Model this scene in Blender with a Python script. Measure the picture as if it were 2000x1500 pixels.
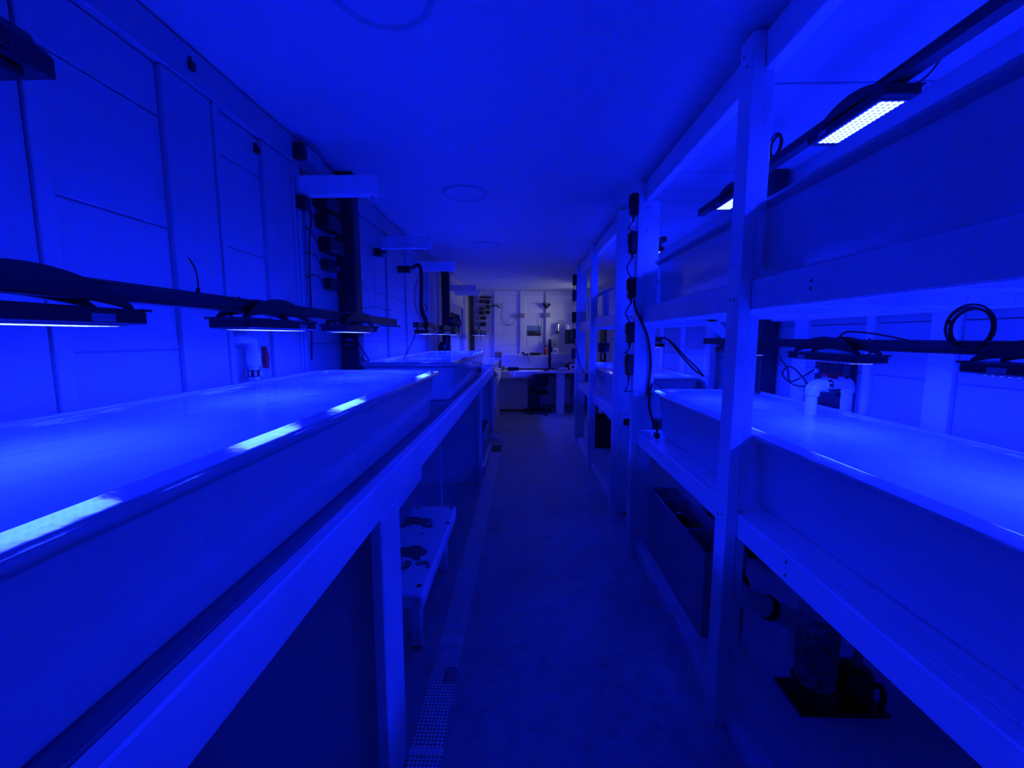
import bpy, bmesh, math, random
from mathutils import Vector, Matrix

# ------------------------------------------------------------------ camera
for o in list(bpy.data.objects):
    bpy.data.objects.remove(o)
sc = bpy.context.scene
C = sc.collection
PITCH, YAW, FPX = math.radians(6.0), math.radians(1.5537), 770.0
cam_d = bpy.data.cameras.new('camera')
cam = bpy.data.objects.new('camera', cam_d)
C.objects.link(cam)
cam.location = (0, 0, 1.42)
cam.rotation_euler = (math.pi / 2 - PITCH, 0, YAW)
cam_d.sensor_width = 36.0
cam_d.lens = FPX / 2000 * 36.0
cam_d.shift_y = -12.07 / 2000
cam_d.clip_start = 0.02
sc.camera = cam

# ------------------------------------------------------------------ world, daylight, exposure
w = bpy.data.worlds.new('daylight')
sc.world = w
w.use_nodes = True
bg = w.node_tree.nodes['Background']
bg.inputs[0].default_value = (1.0, 0.90, 0.95, 1)
bg.inputs[1].default_value = 15.0
LED_STRENGTH = 20.0
LED_CORE = (0.045, 0.07, 1.0, 1)
LED_COLOUR = (0.0, 0.0066, 1.0, 1)
LAMP_WATTS = 11.2
sc.view_settings.view_transform = 'Standard'
sc.view_settings.look = 'None'
sc.view_settings.exposure = 0.0
sc.view_settings.gamma = 1.0
sc.view_settings.use_curve_mapping = False
sc.cycles.max_bounces = 7
sc.cycles.diffuse_bounces = 4
sc.cycles.glossy_bounces = 4
sc.cycles.transparent_max_bounces = 12
sc.cycles.sample_clamp_indirect = 40.0
sc.cycles.use_denoising = True
sc.cycles.use_adaptive_sampling = True
sc.cycles.adaptive_threshold = 0.04

def portal(name, loc, rot, sx, sy):
    d = bpy.data.lights.new(name, 'AREA')
    d.shape = 'RECTANGLE'; d.size = sx; d.size_y = sy
    d.cycles.is_portal = True
    o = bpy.data.objects.new(name, d); C.objects.link(o)
    o.location = loc; o.rotation_euler = rot
portal('window_daylight', (1.59, 7.51, 1.89), (0, math.pi / 2, 0), 0.62, 0.62)
portal('door_daylight', (-1.17, 6.55, 1.4), (0, -math.pi / 2, 0), 1.0, 1.3)

# ------------------------------------------------------------------ materials
def nodes(name):
    m = bpy.data.materials.new(name); m.use_nodes = True
    nt = m.node_tree
    return m, nt, nt.nodes['Principled BSDF']

def mat(name, col, rough=0.5, metal=0.0, noise=0.0, scale=12.0, bump=0.0, spec=0.5, coat=0.0, col2=None, stretch=None):
    m, nt, p = nodes(name)
    p.inputs['Base Color'].default_value = (*col, 1)
    p.inputs['Roughness'].default_value = rough
    p.inputs['Metallic'].default_value = metal
    p.inputs['Specular IOR Level'].default_value = spec
    p.inputs['Coat Weight'].default_value = coat
    if noise or bump or col2:
        tc = nt.nodes.new('ShaderNodeTexCoord')
        mp = nt.nodes.new('ShaderNodeMapping')
        if stretch: mp.inputs['Scale'].default_value = stretch
        nt.links.new(tc.outputs['Object'], mp.inputs[0])
        n = nt.nodes.new('ShaderNodeTexNoise')
        n.inputs['Scale'].default_value = scale
        n.inputs['Detail'].default_value = 5
        nt.links.new(mp.outputs[0], n.inputs['Vector'])
        r = nt.nodes.new('ShaderNodeValToRGB')
        c2 = col2 or tuple(c * (1 - noise) for c in col)
        r.color_ramp.elements[0].position = 0.35; r.color_ramp.elements[0].color = (*c2, 1)
        r.color_ramp.elements[1].position = 0.62; r.color_ramp.elements[1].color = (*col, 1)
        nt.links.new(n.outputs['Fac'], r.inputs[0])
        nt.links.new(r.outputs[0], p.inputs['Base Color'])
        if bump:
            b = nt.nodes.new('ShaderNodeBump')
            b.inputs['Strength'].default_value = bump
            b.inputs['Distance'].default_value = 0.01
            nt.links.new(n.outputs['Fac'], b.inputs['Height'])
            nt.links.new(b.outputs[0], p.inputs['Normal'])
    return m

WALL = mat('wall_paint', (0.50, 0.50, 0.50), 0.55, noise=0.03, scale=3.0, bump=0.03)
WALLB = mat('lifted_wall_paint', (0.80, 0.80, 0.80), 0.55, noise=0.04, scale=3.0, bump=0.03)  # wall paint lifted in tone to stand for light missing on the far wall
WALLD = mat('wall_paint_batten', (0.46, 0.46, 0.47), 0.5, noise=0.08, scale=5.0, bump=0.05)
CEIL = mat('ceiling_paint', (0.62, 0.62, 0.62), 0.6, noise=0.01, scale=2.0)
WOOD = mat('painted_timber', (0.90, 0.90, 0.91), 0.38, noise=0.10, scale=7.0, bump=0.12, stretch=(3, 0.6, 0.6))
PLY = mat('shaded_plywood', (0.24, 0.24, 0.25), 0.5, noise=0.25, scale=6, stretch=(2, .5, 1))  # worktop darkened for the shade the tanks cast on the ledge
WOODP = mat('painted_panel', (0.85, 0.85, 0.86), 0.45, noise=0.08, scale=4.0, bump=0.05)
GEL = mat('white_gelcoat', (0.68, 0.68, 0.68), 0.16, noise=0.03, scale=2.0, coat=0.3)
RIM = mat('polished_gelcoat', (0.50, 0.50, 0.50), 0.08, coat=0.4, noise=0.02, scale=42.0, bump=0.035)  # tank gelcoat, polished, its colour darkened for the lamps' cut-off at the rim
PVC = mat('white_pvc', (0.85, 0.85, 0.85), 0.25)
PVCG = mat('grey_pvc', (0.25, 0.27, 0.28), 0.35)
BLACK = mat('black_plastic', (0.012, 0.012, 0.014), 0.35)
BLACKM = mat('black_metal', (0.02, 0.02, 0.024), 0.3, metal=0.3)
RAILM = mat('black_anodised', (0.06, 0.06, 0.065), 0.35, metal=0.5)
RUBBER = mat('black_rubber', (0.012, 0.012, 0.012), 0.55)
STEEL = mat('painted_dark_steel', (0.035, 0.038, 0.04), 0.4, noise=0.3, scale=8.0)
RED = mat('red_plastic', (0.55, 0.015, 0.012), 0.4)
CHROME = mat('stainless_steel', (0.75, 0.75, 0.76), 0.22, metal=1.0)
LABELM = mat('pale_sticker', (0.22, 0.22, 0.25), 0.4)
PAPER = mat('paper', (0.8, 0.8, 0.82), 0.7)
CARD = mat('cardboard', (0.30, 0.16, 0.08), 0.8, noise=0.2, scale=20)
BROWN = mat('brown_wood', (0.075, 0.032, 0.016), 0.55, noise=0.4, scale=9, stretch=(4, 4, 0.5))
GREY = mat('grey_plastic', (0.28, 0.29, 0.31), 0.45)
SUMP = mat('grey_sump_pvc', (0.36, 0.37, 0.40), 0.3)
MEDIA = mat('reactor_media', (0.42, 0.40, 0.38), 0.5, col2=(0.06, 0.06, 0.06), scale=55.0, bump=0.8)
HEDGE = mat('hedge_leaf', (0.14, 0.22, 0.08), 0.7, noise=0.7, scale=9, bump=0.5)
YARD = mat('yard_gravel', (0.3, 0.29, 0.27), 0.9, noise=0.4, scale=30)
PAVE = mat('bounce_paving', (0.62, 0.61, 0.59), 0.8, noise=0.15, scale=6)
FROST = mat('pale_door_panel', (0.36, 0.46, 0.55), 0.3)

def concrete():
    m, nt, p = nodes('stained_concrete')
    tc = nt.nodes.new('ShaderNodeTexCoord')
    n1 = nt.nodes.new('ShaderNodeTexNoise'); n1.inputs['Scale'].default_value = 1.6; n1.inputs['Detail'].default_value = 9
    n2 = nt.nodes.new('ShaderNodeTexNoise'); n2.inputs['Scale'].default_value = 15; n2.inputs['Detail'].default_value = 8
    r1 = nt.nodes.new('ShaderNodeValToRGB')
    r1.color_ramp.elements[0].position = 0.36; r1.color_ramp.elements[0].color = (0.45, 0.45, 0.455, 1)
    r1.color_ramp.elements[1].position = 0.62; r1.color_ramp.elements[1].color = (0.54, 0.54, 0.545, 1)
    r2 = nt.nodes.new('ShaderNodeValToRGB')
    r2.color_ramp.elements[0].position = 0.33; r2.color_ramp.elements[0].color = (0.55, 0.55, 0.55, 1)
    r2.color_ramp.elements[1].position = 0.5; r2.color_ramp.elements[1].color = (1, 1, 1, 1)
    mx = nt.nodes.new('ShaderNodeMix'); mx.data_type = 'RGBA'; mx.blend_type = 'MULTIPLY'; mx.inputs[0].default_value = 0.4
    for n in (n1, n2): nt.links.new(tc.outputs['Object'], n.inputs['Vector'])
    nt.links.new(n1.outputs['Fac'], r1.inputs[0]); nt.links.new(n2.outputs['Fac'], r2.inputs[0])
    nt.links.new(r1.outputs[0], mx.inputs[6]); nt.links.new(r2.outputs[0], mx.inputs[7])
    nt.links.new(mx.outputs[2], p.inputs['Base Color'])
    p.inputs['Roughness'].default_value = 0.55
    b = nt.nodes.new('ShaderNodeBump'); b.inputs['Strength'].default_value = 0.15; b.inputs['Distance'].default_value = 0.01
    nt.links.new(n2.outputs['Fac'], b.inputs['Height']); nt.links.new(b.outputs[0], p.inputs['Normal'])
    return m
CONC = concrete()

def perforated():
    m, nt, p = nodes('perforated_grate')
    tc = nt.nodes.new('ShaderNodeTexCoord')
    mp = nt.nodes.new('ShaderNodeMapping'); mp.inputs['Scale'].default_value = (74, 74, 0)
    nt.links.new(tc.outputs['Object'], mp.inputs[0])
    v = nt.nodes.new('ShaderNodeTexVoronoi'); v.inputs['Scale'].default_value = 1.0; v.inputs['Randomness'].default_value = 0.0
    v.voronoi_dimensions = '2D'
    nt.links.new(mp.outputs[0], v.inputs['Vector'])
    r = nt.nodes.new('ShaderNodeValToRGB'); r.color_ramp.interpolation = 'LINEAR'
    r.color_ramp.elements[0].position = 0.24; r.color_ramp.elements[0].color = (0.03, 0.03, 0.03, 1)
    r.color_ramp.elements[1].position = 0.30; r.color_ramp.elements[1].color = (0.88, 0.88, 0.89, 1)
    nt.links.new(v.outputs['Distance'], r.inputs[0]); nt.links.new(r.outputs[0], p.inputs['Base Color'])
    p.inputs['Roughness'].default_value = 0.4
    return m
GRATE = perforated()

def peeling():
    m, nt, p = nodes('peeling_white_paint')
    tc = nt.nodes.new('ShaderNodeTexCoord')
    n = nt.nodes.new('ShaderNodeTexNoise'); n.inputs['Scale'].default_value = 3.6; n.inputs['Detail'].default_value = 6; n.inputs['Roughness'].default_value = 0.55
    nt.links.new(tc.outputs['Object'], n.inputs['Vector'])
    r = nt.nodes.new('ShaderNodeValToRGB'); r.color_ramp.interpolation = 'CONSTANT'
    r.color_ramp.elements[0].position = 0.0; r.color_ramp.elements[0].color = (0.16, 0.14, 0.13, 1)
    r.color_ramp.elements[1].position = 0.45; r.color_ramp.elements[1].color = (0.8, 0.8, 0.81, 1)
    nt.links.new(n.outputs['Fac'], r.inputs[0]); nt.links.new(r.outputs[0], p.inputs['Base Color'])
    p.inputs['Roughness'].default_value = 0.5
    b = nt.nodes.new('ShaderNodeBump'); b.inputs['Strength'].default_value = 0.5; b.inputs['Distance'].default_value = 0.004
    nt.links.new(r.outputs[0], b.inputs['Height']); nt.links.new(b.outputs[0], p.inputs['Normal'])
    return m
PEEL = peeling()

def led():
    m = bpy.data.materials.new('led_emitter'); m.use_nodes = True
    nt = m.node_tree; nt.nodes.clear()
    out = nt.nodes.new('ShaderNodeOutputMaterial'); e = nt.nodes.new('ShaderNodeEmission')
    e.inputs[0].default_value = LED_CORE; e.inputs[1].default_value = LED_STRENGTH
    nt.links.new(e.outputs[0], out.inputs[0])
    return m
LED = led()
LED.cycles.emission_sampling = 'NONE'   # the lamp's area light does the lighting

def clear(name, tint, ior, rough=0.02, wave=0.0, cloudy=0.0):
    m = bpy.data.materials.new(name); m.use_nodes = True
    nt = m.node_tree; nt.nodes.clear()
    out = nt.nodes.new('ShaderNodeOutputMaterial')
    t = nt.nodes.new('ShaderNodeBsdfTransparent'); t.inputs[0].default_value = (*tint, 1)
    g = nt.nodes.new('ShaderNodeBsdfGlossy'); g.inputs['Roughness'].default_value = rough
    f = nt.nodes.new('ShaderNodeFresnel'); f.inputs['IOR'].default_value = ior
    mx = nt.nodes.new('ShaderNodeMixShader')
    nt.links.new(f.outputs[0], mx.inputs[0]); nt.links.new(t.outputs[0], mx.inputs[1]); nt.links.new(g.outputs[0], mx.inputs[2])
    if cloudy:
        df = nt.nodes.new('ShaderNodeBsdfDiffuse'); df.inputs[0].default_value = (0.75, 0.85, 0.80, 1)
        m2 = nt.nodes.new('ShaderNodeMixShader'); m2.inputs[0].default_value = cloudy
        nt.links.new(t.outputs[0], m2.inputs[1]); nt.links.new(df.outputs[0], m2.inputs[2])
        nt.links.new(m2.outputs[0], mx.inputs[1])
    nt.links.new(mx.outputs[0], out.inputs[0])
    if wave:
        tc = nt.nodes.new('ShaderNodeTexCoord')
        mp = nt.nodes.new('ShaderNodeMapping'); mp.inputs['Scale'].default_value = (1.0, 0.55, 1)
        n = nt.nodes.new('ShaderNodeTexNoise'); n.inputs['Scale'].default_value = 16; n.inputs['Detail'].default_value = 4
        n2 = nt.nodes.new('ShaderNodeTexNoise'); n2.inputs['Scale'].default_value = 4; n2.inputs['Detail'].default_value = 2
        ad = nt.nodes.new('ShaderNodeMath'); ad.operation = 'ADD'
        b = nt.nodes.new('ShaderNodeBump'); b.inputs['Strength'].default_value = wave; b.inputs['Distance'].default_value = 0.012
        nt.links.new(tc.outputs['Object'], mp.inputs[0])
        nt.links.new(mp.outputs[0], n.inputs['Vector']); nt.links.new(mp.outputs[0], n2.inputs['Vector'])
        nt.links.new(n.outputs['Fac'], ad.inputs[0]); nt.links.new(n2.outputs['Fac'], ad.inputs[1])
        nt.links.new(ad.outputs[0], b.inputs['Height'])
        nt.links.new(b.outputs[0], g.inputs['Normal']); nt.links.new(b.outputs[0], f.inputs['Normal'])
    return m
WATER = clear('tank_water', (0.80, 0.93, 0.97), 1.33, 0.03, 0.35, 0.5)
DOORGLASS = clear('tinted_door_glass', (0.055, 0.065, 0.055), 1.45, 0.05)
GLASS = clear('window_glass', (0.86, 0.92, 0.9), 1.45, 0.02)
HOUSING = clear('filter_housing', (0.35, 0.36, 0.40), 1.45, 0.08)

# ------------------------------------------------------------------ mesh helpers
ORG = {}
class MB:
    def __init__(s): s.v = []; s.f = []
    def quadgrid(s, rings, closed=True, cap0=False, cap1=False):
        b = len(s.v); n = len(rings[0])
        for r in rings: s.v += [tuple(p) for p in r]
        for i in range(len(rings) - 1):
            for j in range(n if closed else n - 1):
                k = (j + 1) % n
                s.f.append((b + i * n + j, b + i * n + k, b + (i + 1) * n + k, b + (i + 1) * n + j))
        if cap0: s.f.append(tuple(b + j for j in range(n))[::-1])
        if cap1: s.f.append(tuple(b + (len(rings) - 1) * n + j for j in range(n)))
        return s
    def box(s, x0, x1, y0, y1, z0, z1, c=0.0):
        if c <= 0:
            b = len(s.v)
            s.v += [(x, y, z) for z in (z0, z1) for y in (y0, y1) for x in (x0, x1)]
            s.f += [tuple(b + i for i in q) for q in ((0, 2, 3, 1), (4, 5, 7, 6), (0, 1, 5, 4), (2, 6, 7, 3), (1, 3, 7, 5), (0, 4, 6, 2))]
            return s
        c = min(c, (x1 - x0) * .45, (y1 - y0) * .45, (z1 - z0) * .45)
        def ring(x0, x1, y0, y1, z, c):
            return [(x0 + c, y0, z), (x1 - c, y0, z), (x1, y0 + c, z), (x1, y1 - c, z), (x1 - c, y1, z), (x0 + c, y1, z), (x0, y1 - c, z), (x0, y0 + c, z)]
        s.quadgrid([ring(x0 + c, x1 - c, y0 + c, y1 - c, z0, c * .3), ring(x0, x1, y0, y1, z0 + c, c), ring(x0, x1, y0, y1, z1 - c, c),
                    ring(x0 + c, x1 - c, y0 + c, y1 - c, z1, c * .3)], cap0=True, cap1=True)
        return s
    def prism(s, poly, axis, a, b):
        def P(u, v, t): return (t, u, v) if axis == 'x' else ((u, t, v) if axis == 'y' else (u, v, t))
        return s.quadgrid([[P(u, v, a) for u, v in poly], [P(u, v, b) for u, v in poly]], cap0=True, cap1=True)
    def tube(s, pts, r, n=8, cap=True):
        pts = [Vector(p) for p in pts]; rings = []
        t0 = (pts[1] - pts[0]).normalized()
        u = t0.orthogonal().normalized()
        for i, p in enumerate(pts):
            t = ((pts[min(i + 1, len(pts) - 1)] - pts[max(i - 1, 0)])).normalized()
            u = (u - t * u.dot(t))
            if u.length < 1e-5: u = t.orthogonal()
            u.normalize(); q = t.cross(u)
            rr = r[i] if isinstance(r, (list, tuple)) else r
            rings.append([p + (u * math.cos(2 * math.pi * k / n) + q * math.sin(2 * math.pi * k / n)) * rr for k in range(n)])
        return s.quadgrid(rings, cap0=cap, cap1=cap)
    def lathe(s, c, prof, n=16, cap=True):
        return s.quadgrid([[(c[0] + r * math.cos(2 * math.pi * k / n), c[1] + r * math.sin(2 * math.pi * k / n), c[2] + z) for k in range(n)] for r, z in prof], cap0=cap, cap1=cap)
    def build(s, name, m, parent=None, smooth=False, label=None, cat=None, group=None, kind=None):
        me = bpy.data.meshes.new(name)
        off = Vector((0, 0, 0))
        if parent is not None: off = ORG[parent.name]
        else:
            xs, ys, zs = zip(*s.v)
            off = Vector(((min(xs) + max(xs)) / 2, (min(ys) + max(ys)) / 2, min(zs)))
        me.from_pydata([tuple(Vector(p) - off) for p in s.v], [], s.f)
        bm = bmesh.new(); bm.from_mesh(me)
        bmesh.ops.recalc_face_normals(bm, faces=bm.faces[:])
        bm.to_mesh(me); bm.free()
        me.materials.append(m)
        if smooth:
            me.shade_smooth(); me.set_sharp_from_angle(angle=math.radians(38))
        o = bpy.data.objects.new(name, me); C.objects.link(o)
        ORG[o.name] = off
        if parent is not None: o.parent = parent
        else: o.location = off
        return tag(o, label, cat, group, kind)

def tag(o, label=None, cat=None, group=None, kind=None):
    if label: o['label'] = label
    if cat: o['category'] = cat
    if group: o['group'] = group
    if kind: o['kind'] = kind
    return o

def thing(name, loc, label, cat, group=None):
    o = bpy.data.objects.new(name, None); C.objects.link(o)
    o.empty_display_size = 0.05
    o.location = loc; ORG[o.name] = Vector(loc)
    return tag(o, label, cat, group)

def copy_tree(root, loc, label):
    r = root.copy(); C.objects.link(r); r.location = loc; r['label'] = label
    for ch in root.children:
        c = ch.copy(); C.objects.link(c); c.parent = r
        for g in ch.children:
            d = g.copy(); C.objects.link(d); d.parent = c
    return r

def bez(pts, n=8):
    P = [Vector(p) for p in pts]; out = []
    for i in range(len(P) - 1):
        p0 = P[max(i - 1, 0)]; p1 = P[i]; p2 = P[i + 1]; p3 = P[min(i + 2, len(P) - 1)]
        for k in range(n):
            t = k / n
            out.append(0.5 * ((2 * p1) + (p2 - p0) * t + (2 * p0 - 5 * p1 + 4 * p2 - p3) * t * t + (3 * p1 - p0 - 3 * p2 + p3) * t ** 3))
    out.append(P[-1]); return out

def cable(pts, r, label, group=None, name='cable', m=None, n=6):
    return MB().tube(bez(pts, 6), r, n).build(name, m or RUBBER, smooth=True, label=label, cat='cable', group=group)

def ring_pts(c, r, axis, n=24, turns=1.0, drift=0.0, a0=0.0):
    out = []
    for k in range(int(n * turns) + 1):
        a = a0 + 2 * math.pi * k / n; d = drift * k / n
        if axis == 'x': out.append((c[0] + d, c[1] + r * math.cos(a), c[2] + r * math.sin(a)))
        elif axis == 'y': out.append((c[0] + r * math.cos(a), c[1] + d, c[2] + r * math.sin(a)))
        else: out.append((c[0] + r * math.cos(a), c[1] + r * math.sin(a), c[2] + d))
    return out

random.seed(4)
XL, XR, YB, YF, H = -1.11, 1.50, 8.30, -2.2, 2.36

# ------------------------------------------------------------------ setting
MB().box(XL - 0.15, XR + 0.15, YF - 0.15, YB + 0.15, -0.08, 0).build('floor', CONC, kind='structure', label='dark stained concrete floor of the aisle')
ceil = MB().box(XL - 0.15, XR + 0.15, YF - 0.15, YB + 0.15, H, H + 0.08).build('ceiling', CEIL, kind='structure', label='smooth pale ceiling over the aisle')
seams = [-1.0, 0.1, 0.85, 1.58, 2.37, 2.64, 2.85, 3.2, 3.68, 4.03, 5.0, 5.6]
for a, b in zip(seams[:-1], seams[1:]):
    MB().box(0.80, XR, a + 0.006, b - 0.006, H - 0.018, H - 0.0005, 0.003).build('board', CEIL, ceil)

# left wall with the door opening Y 5.75..7.35
D0, D1, DH = 5.75, 7.35, 2.0
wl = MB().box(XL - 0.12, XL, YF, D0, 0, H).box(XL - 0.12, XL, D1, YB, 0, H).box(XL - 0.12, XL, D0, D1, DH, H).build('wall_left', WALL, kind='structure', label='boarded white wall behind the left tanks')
def wall_boards(parent, x, side, vboards, panels, zs, bm=None):
    t = 0.016 * side
    for y0, y1 in vboards:
        MB().box(min(x, x + t * 1.5), max(x, x + t * 1.5), y0, y1, 0, 2.232, 0.002).build('batten', bm or WALLD, parent)
    for y0, y1 in panels:
        for z0, z1 in zip(zs[:-1], zs[1:]):
            MB().box(min(x, x + t * .5), max(x, x + t * .5), y0 + 0.003, y1 - 0.003, z0 + 0.0025, z1 - 0.0025, 0.0015).build('panel', WALL, parent)
vb = [(-0.9, -0.7), (0.0, 0.2), (0.66, 0.88), (1.24, 1.43), (1.70, 1.90), (2.52, 2.62), (3.20, 3.28), (3.72, 3.80), (4.55, 4.75), (5.12, 5.22), (7.45, 7.6)]
pn = [(a[1], b[0]) for a, b in zip(vb[:-1], vb[1:]) if b[0] - a[1] < 1.2]
wall_boards(wl, XL, 1, vb, pn, [0.0, 1.0, 1.38, 1.753, 2.08, 2.232])
for y0, y1 in ((.884, .922), (1.434, 1.456), (1.904, 1.922)):
    MB().box(XL, XL + .03, y0, y1, 0, 2.23, .002).build('cover_strip', WALL, wl)
MB().box(XL, XL + 0.032, YF, YB, 2.236, H - 0.009, 0.003).build('trim_1', WALLD, kind='structure', label='long board along the top of the left wall')
# right wall with an unseen high window
W0, W1, WZ0, WZ1 = 7.2, 7.82, 1.58, 2.2
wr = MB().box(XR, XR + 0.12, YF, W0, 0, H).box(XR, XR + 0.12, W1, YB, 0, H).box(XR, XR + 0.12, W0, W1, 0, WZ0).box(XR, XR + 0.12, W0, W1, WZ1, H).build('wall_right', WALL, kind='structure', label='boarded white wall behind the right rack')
vb = [(-1.0, -0.9), (-0.2, -0.1), (0.45, 0.55), (0.95, 1.08), (1.39, 1.48), (1.715, 1.75), (2.10, 2.2), (2.62, 2.70), (3.15, 3.25), (3.65, 3.75), (4.2, 4.3), (4.8, 4.9), (5.45, 5.55)]
pn = [(a[1], b[0]) for a, b in zip(vb[:-1], vb[1:])]
wall_boards(wr, XR, -1, vb, pn, [0.0, 0.95, 1.26, 1.476, 1.85, 2.15], WALLB)
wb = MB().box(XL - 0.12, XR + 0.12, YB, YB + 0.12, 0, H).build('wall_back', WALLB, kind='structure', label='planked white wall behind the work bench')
for x in (-0.56, -0.02, 0.51, 1.06):
    MB().box(x - 0.035, x + 0.035, YB - 0.05, YB, 0.0, H - 0.002, 0.003).build('batten', WALLB, wb)
for x0, x1 in ((-1.09, -0.6), (-0.52, -0.06), (0.02, 0.47), (0.55, 1.02), (1.10, 1.49)):
    z = 0.8
    while z < 2.25:
        MB().box(x0, x1, YB - 0.012, YB, z + 0.002, min(z + 0.215, 2.27), 0.002).build('plank', WALLB, wb)
        z += 0.217
MB().box(XL + 0.04, XR, YB - 0.02, YB - 0.0, 2.275, H - 0.006, 0.003).build('trim_2', WALLB, kind='structure', label='top board along the far wall')
MB().box(XL - 0.12, XR + 0.12, YF - 0.12, YF, 0, H).build('wall_front', WALL, kind='structure', label='white wall behind the viewer')

# door in the left wall
d1 = MB().box(XL - 0.07, XL + 0.02, D0, D0 + 0.07, 0, DH).box(XL - 0.07, XL + 0.02, D1 - 0.07, D1, 0, DH).box(XL - 0.07, XL + 0.02, D0 + .07, D1 - .07, DH - 0.07, DH).build('door_1', WALLD, kind='structure', label='glazed side door beyond the far left tank')
leaf = MB().box(XL - 0.06, XL - 0.02, D0 + .07, D0 + .19, 0.02, DH - .07).build('door_stile', GREY, d1)
MB().box(XL - 0.06, XL - 0.02, D1 - .19, D1 - .07, 0.02, DH - .07).build('door_stile', GREY, d1)
for z0, z1 in ((DH - .2, DH - .07), (1.42, 1.5), (0.02, 0.85)):
    MB().box(XL - 0.06, XL - 0.02, D0 + .19, D1 - .19, z0, z1).build('door_rail', GREY, d1)
MB().box(XL - 0.044, XL - 0.038, D0 + .19, D1 - .19, 1.5, DH - .2).build('pane', DOORGLASS, d1)
MB().box(XL - 0.046, XL - 0.036, D0 + .19, D1 - .19, 0.85, 1.42).build('lower_panel', FROST, d1)
MB().box(XL - 0.02, XL + 0.03, D0 + .10, D0 + .13, 1.02, 1.14, .004).build('door_handle', CHROME, d1)
# unseen window in the right wall, set high to light the far wall
w1 = MB().box(XR - 0.01, XR + 0.07, W0, W0 + .05, WZ0, WZ1).box(XR - 0.01, XR + 0.07, W1 - .05, W1, WZ0, WZ1).box(XR - 0.01, XR + 0.07, W0 + .05, W1 - .05, WZ1 - .05, WZ1).box(XR - 0.03, XR + 0.07, W0, W1, WZ0, WZ0 + .04).build('window_1', WALLD, kind='structure', label='unseen high window in the right wall, placed for the white light on the far wall')
MB().box(XR + 0.03, XR + 0.036, W0 + .05, W1 - .05, WZ0 + .04, WZ1 - .05).build('pane', GLASS, w1)
MB().box(XR + 0.015, XR + 0.05, 7.495, 7.525, WZ0 + .04, WZ1 - .05).build('mullion', WALLD, w1)
# brown door at the end of the right wall
d2 = MB().box(XR - 0.03, XR, 7.14, 7.56, 0, 1.56, .004).build('door_2', BROWN, kind='structure', label='narrow brown wooden hatch in the right wall under the window')
MB().box(XR - 0.06, XR - 0.03, 7.17, 7.20, 1.0, 1.12, .004).build('door_handle', CHROME, d2)
# outside the left door
hb = MB()
for i in range(170):
    y = random.uniform(4.6, 10.5); z = random.uniform(0.1, 2.9); r = random.uniform(.18, .3)
    hb.lathe((-2.9 + random.uniform(-.15, .15), y, z), [(.02, -r), (r * .7, -r * .6), (r, 0), (r * .7, r * .6), (.02, r)], 7)
hb.build('garden_hedge', HEDGE, label='green hedge seen through the glazed side door', cat='hedge', kind='stuff')
MB().box(-9, XL - 0.2, 0, 14, -0.1, -0.02).build('yard_ground', YARD, kind='structure', label='gravel yard outside the side door')

MB().box(XR + .25, 12, -2, 16, -0.1, -0.02).build('bounce_ground', PAVE, kind='structure', label='unseen pale ground outside the right window, added to bounce daylight up')  # unseen ground added, kept pale to bounce daylight onto ceiling and far wall
# dark steel columns
def column(name, x0, x1, y0, label):
    c = thing(name, ((x0 + x1) / 2, y0 + .04, 0), label, 'column', 'dark steel columns against the side walls')
    MB().box(x0, x1, y0, y0 + 0.085, 0, H - 0.002, 0.004).build('shaft', STEEL, c)
    MB().box(x0 - (0.0 if x0 < 0 else .012), x1 + (0.012 if x0 < 0 else 0), y0 - .012, y0 + .097, 0, 0.012).build('base_plate', STEEL, c)
    return c
column('steel_column', XL + .025, XL + .13, 2.335, 'dark steel column beside the stack of wall power supplies')
column('steel_column', XL + .025, XL + .13, 5.31, 'dark steel column just before the glazed side door')
column('steel_column', XL + .025, XL + .115, 8.12, 'dark steel column in the far left corner')
column('steel_column', XR - .115, XR - .025, 2.33, 'dark steel column behind the near right rack')
column('steel_column', XR - .115, XR - .025, 5.31, 'dark steel column behind the far right rack')

# ceiling discs
for (x, y, lab) in ((-.39, 1.16, 'round flush ceiling disc nearest the viewer, cut by the frame'), (-.385, 2.71, 'round flush ceiling disc, second from the viewer'),
                    (-.39, 4.2, 'round flush ceiling disc, third from the viewer'), (-.28, 6.4, 'round flush ceiling disc nearest the work bench')):
    t = thing('ceiling_disc', (x, y, H), lab, 'downlight', 'unlit round downlights in the ceiling')
    MB().lathe((x, y, H - .004), [(.128, 0), (.132, -.003), (.146, -.003), (.150, .0035)], 40, cap=False).build('trim_ring', WALLD, t, smooth=True)
    MB().lathe((x, y, H - .0035), [(.129, .0030), (.129, .0)], 40).build('diffuser', CEIL, t)

# ------------------------------------------------------------------ tanks
def rrect(x0, x1, y0, y1, r, z, n=7):
    out = []
    for cx, cy, a in ((x1 - r, y0 + r, -90), (x1 - r, y1 - r, 0), (x0 + r, y1 - r, 90), (x0 + r, y0 + r, 180)):
        for k in range(n + 1):
            t = math.radians(a + 90 * k / n)
            out.append((cx + r * math.cos(t), cy + r * math.sin(t), z))
    return out

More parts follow.
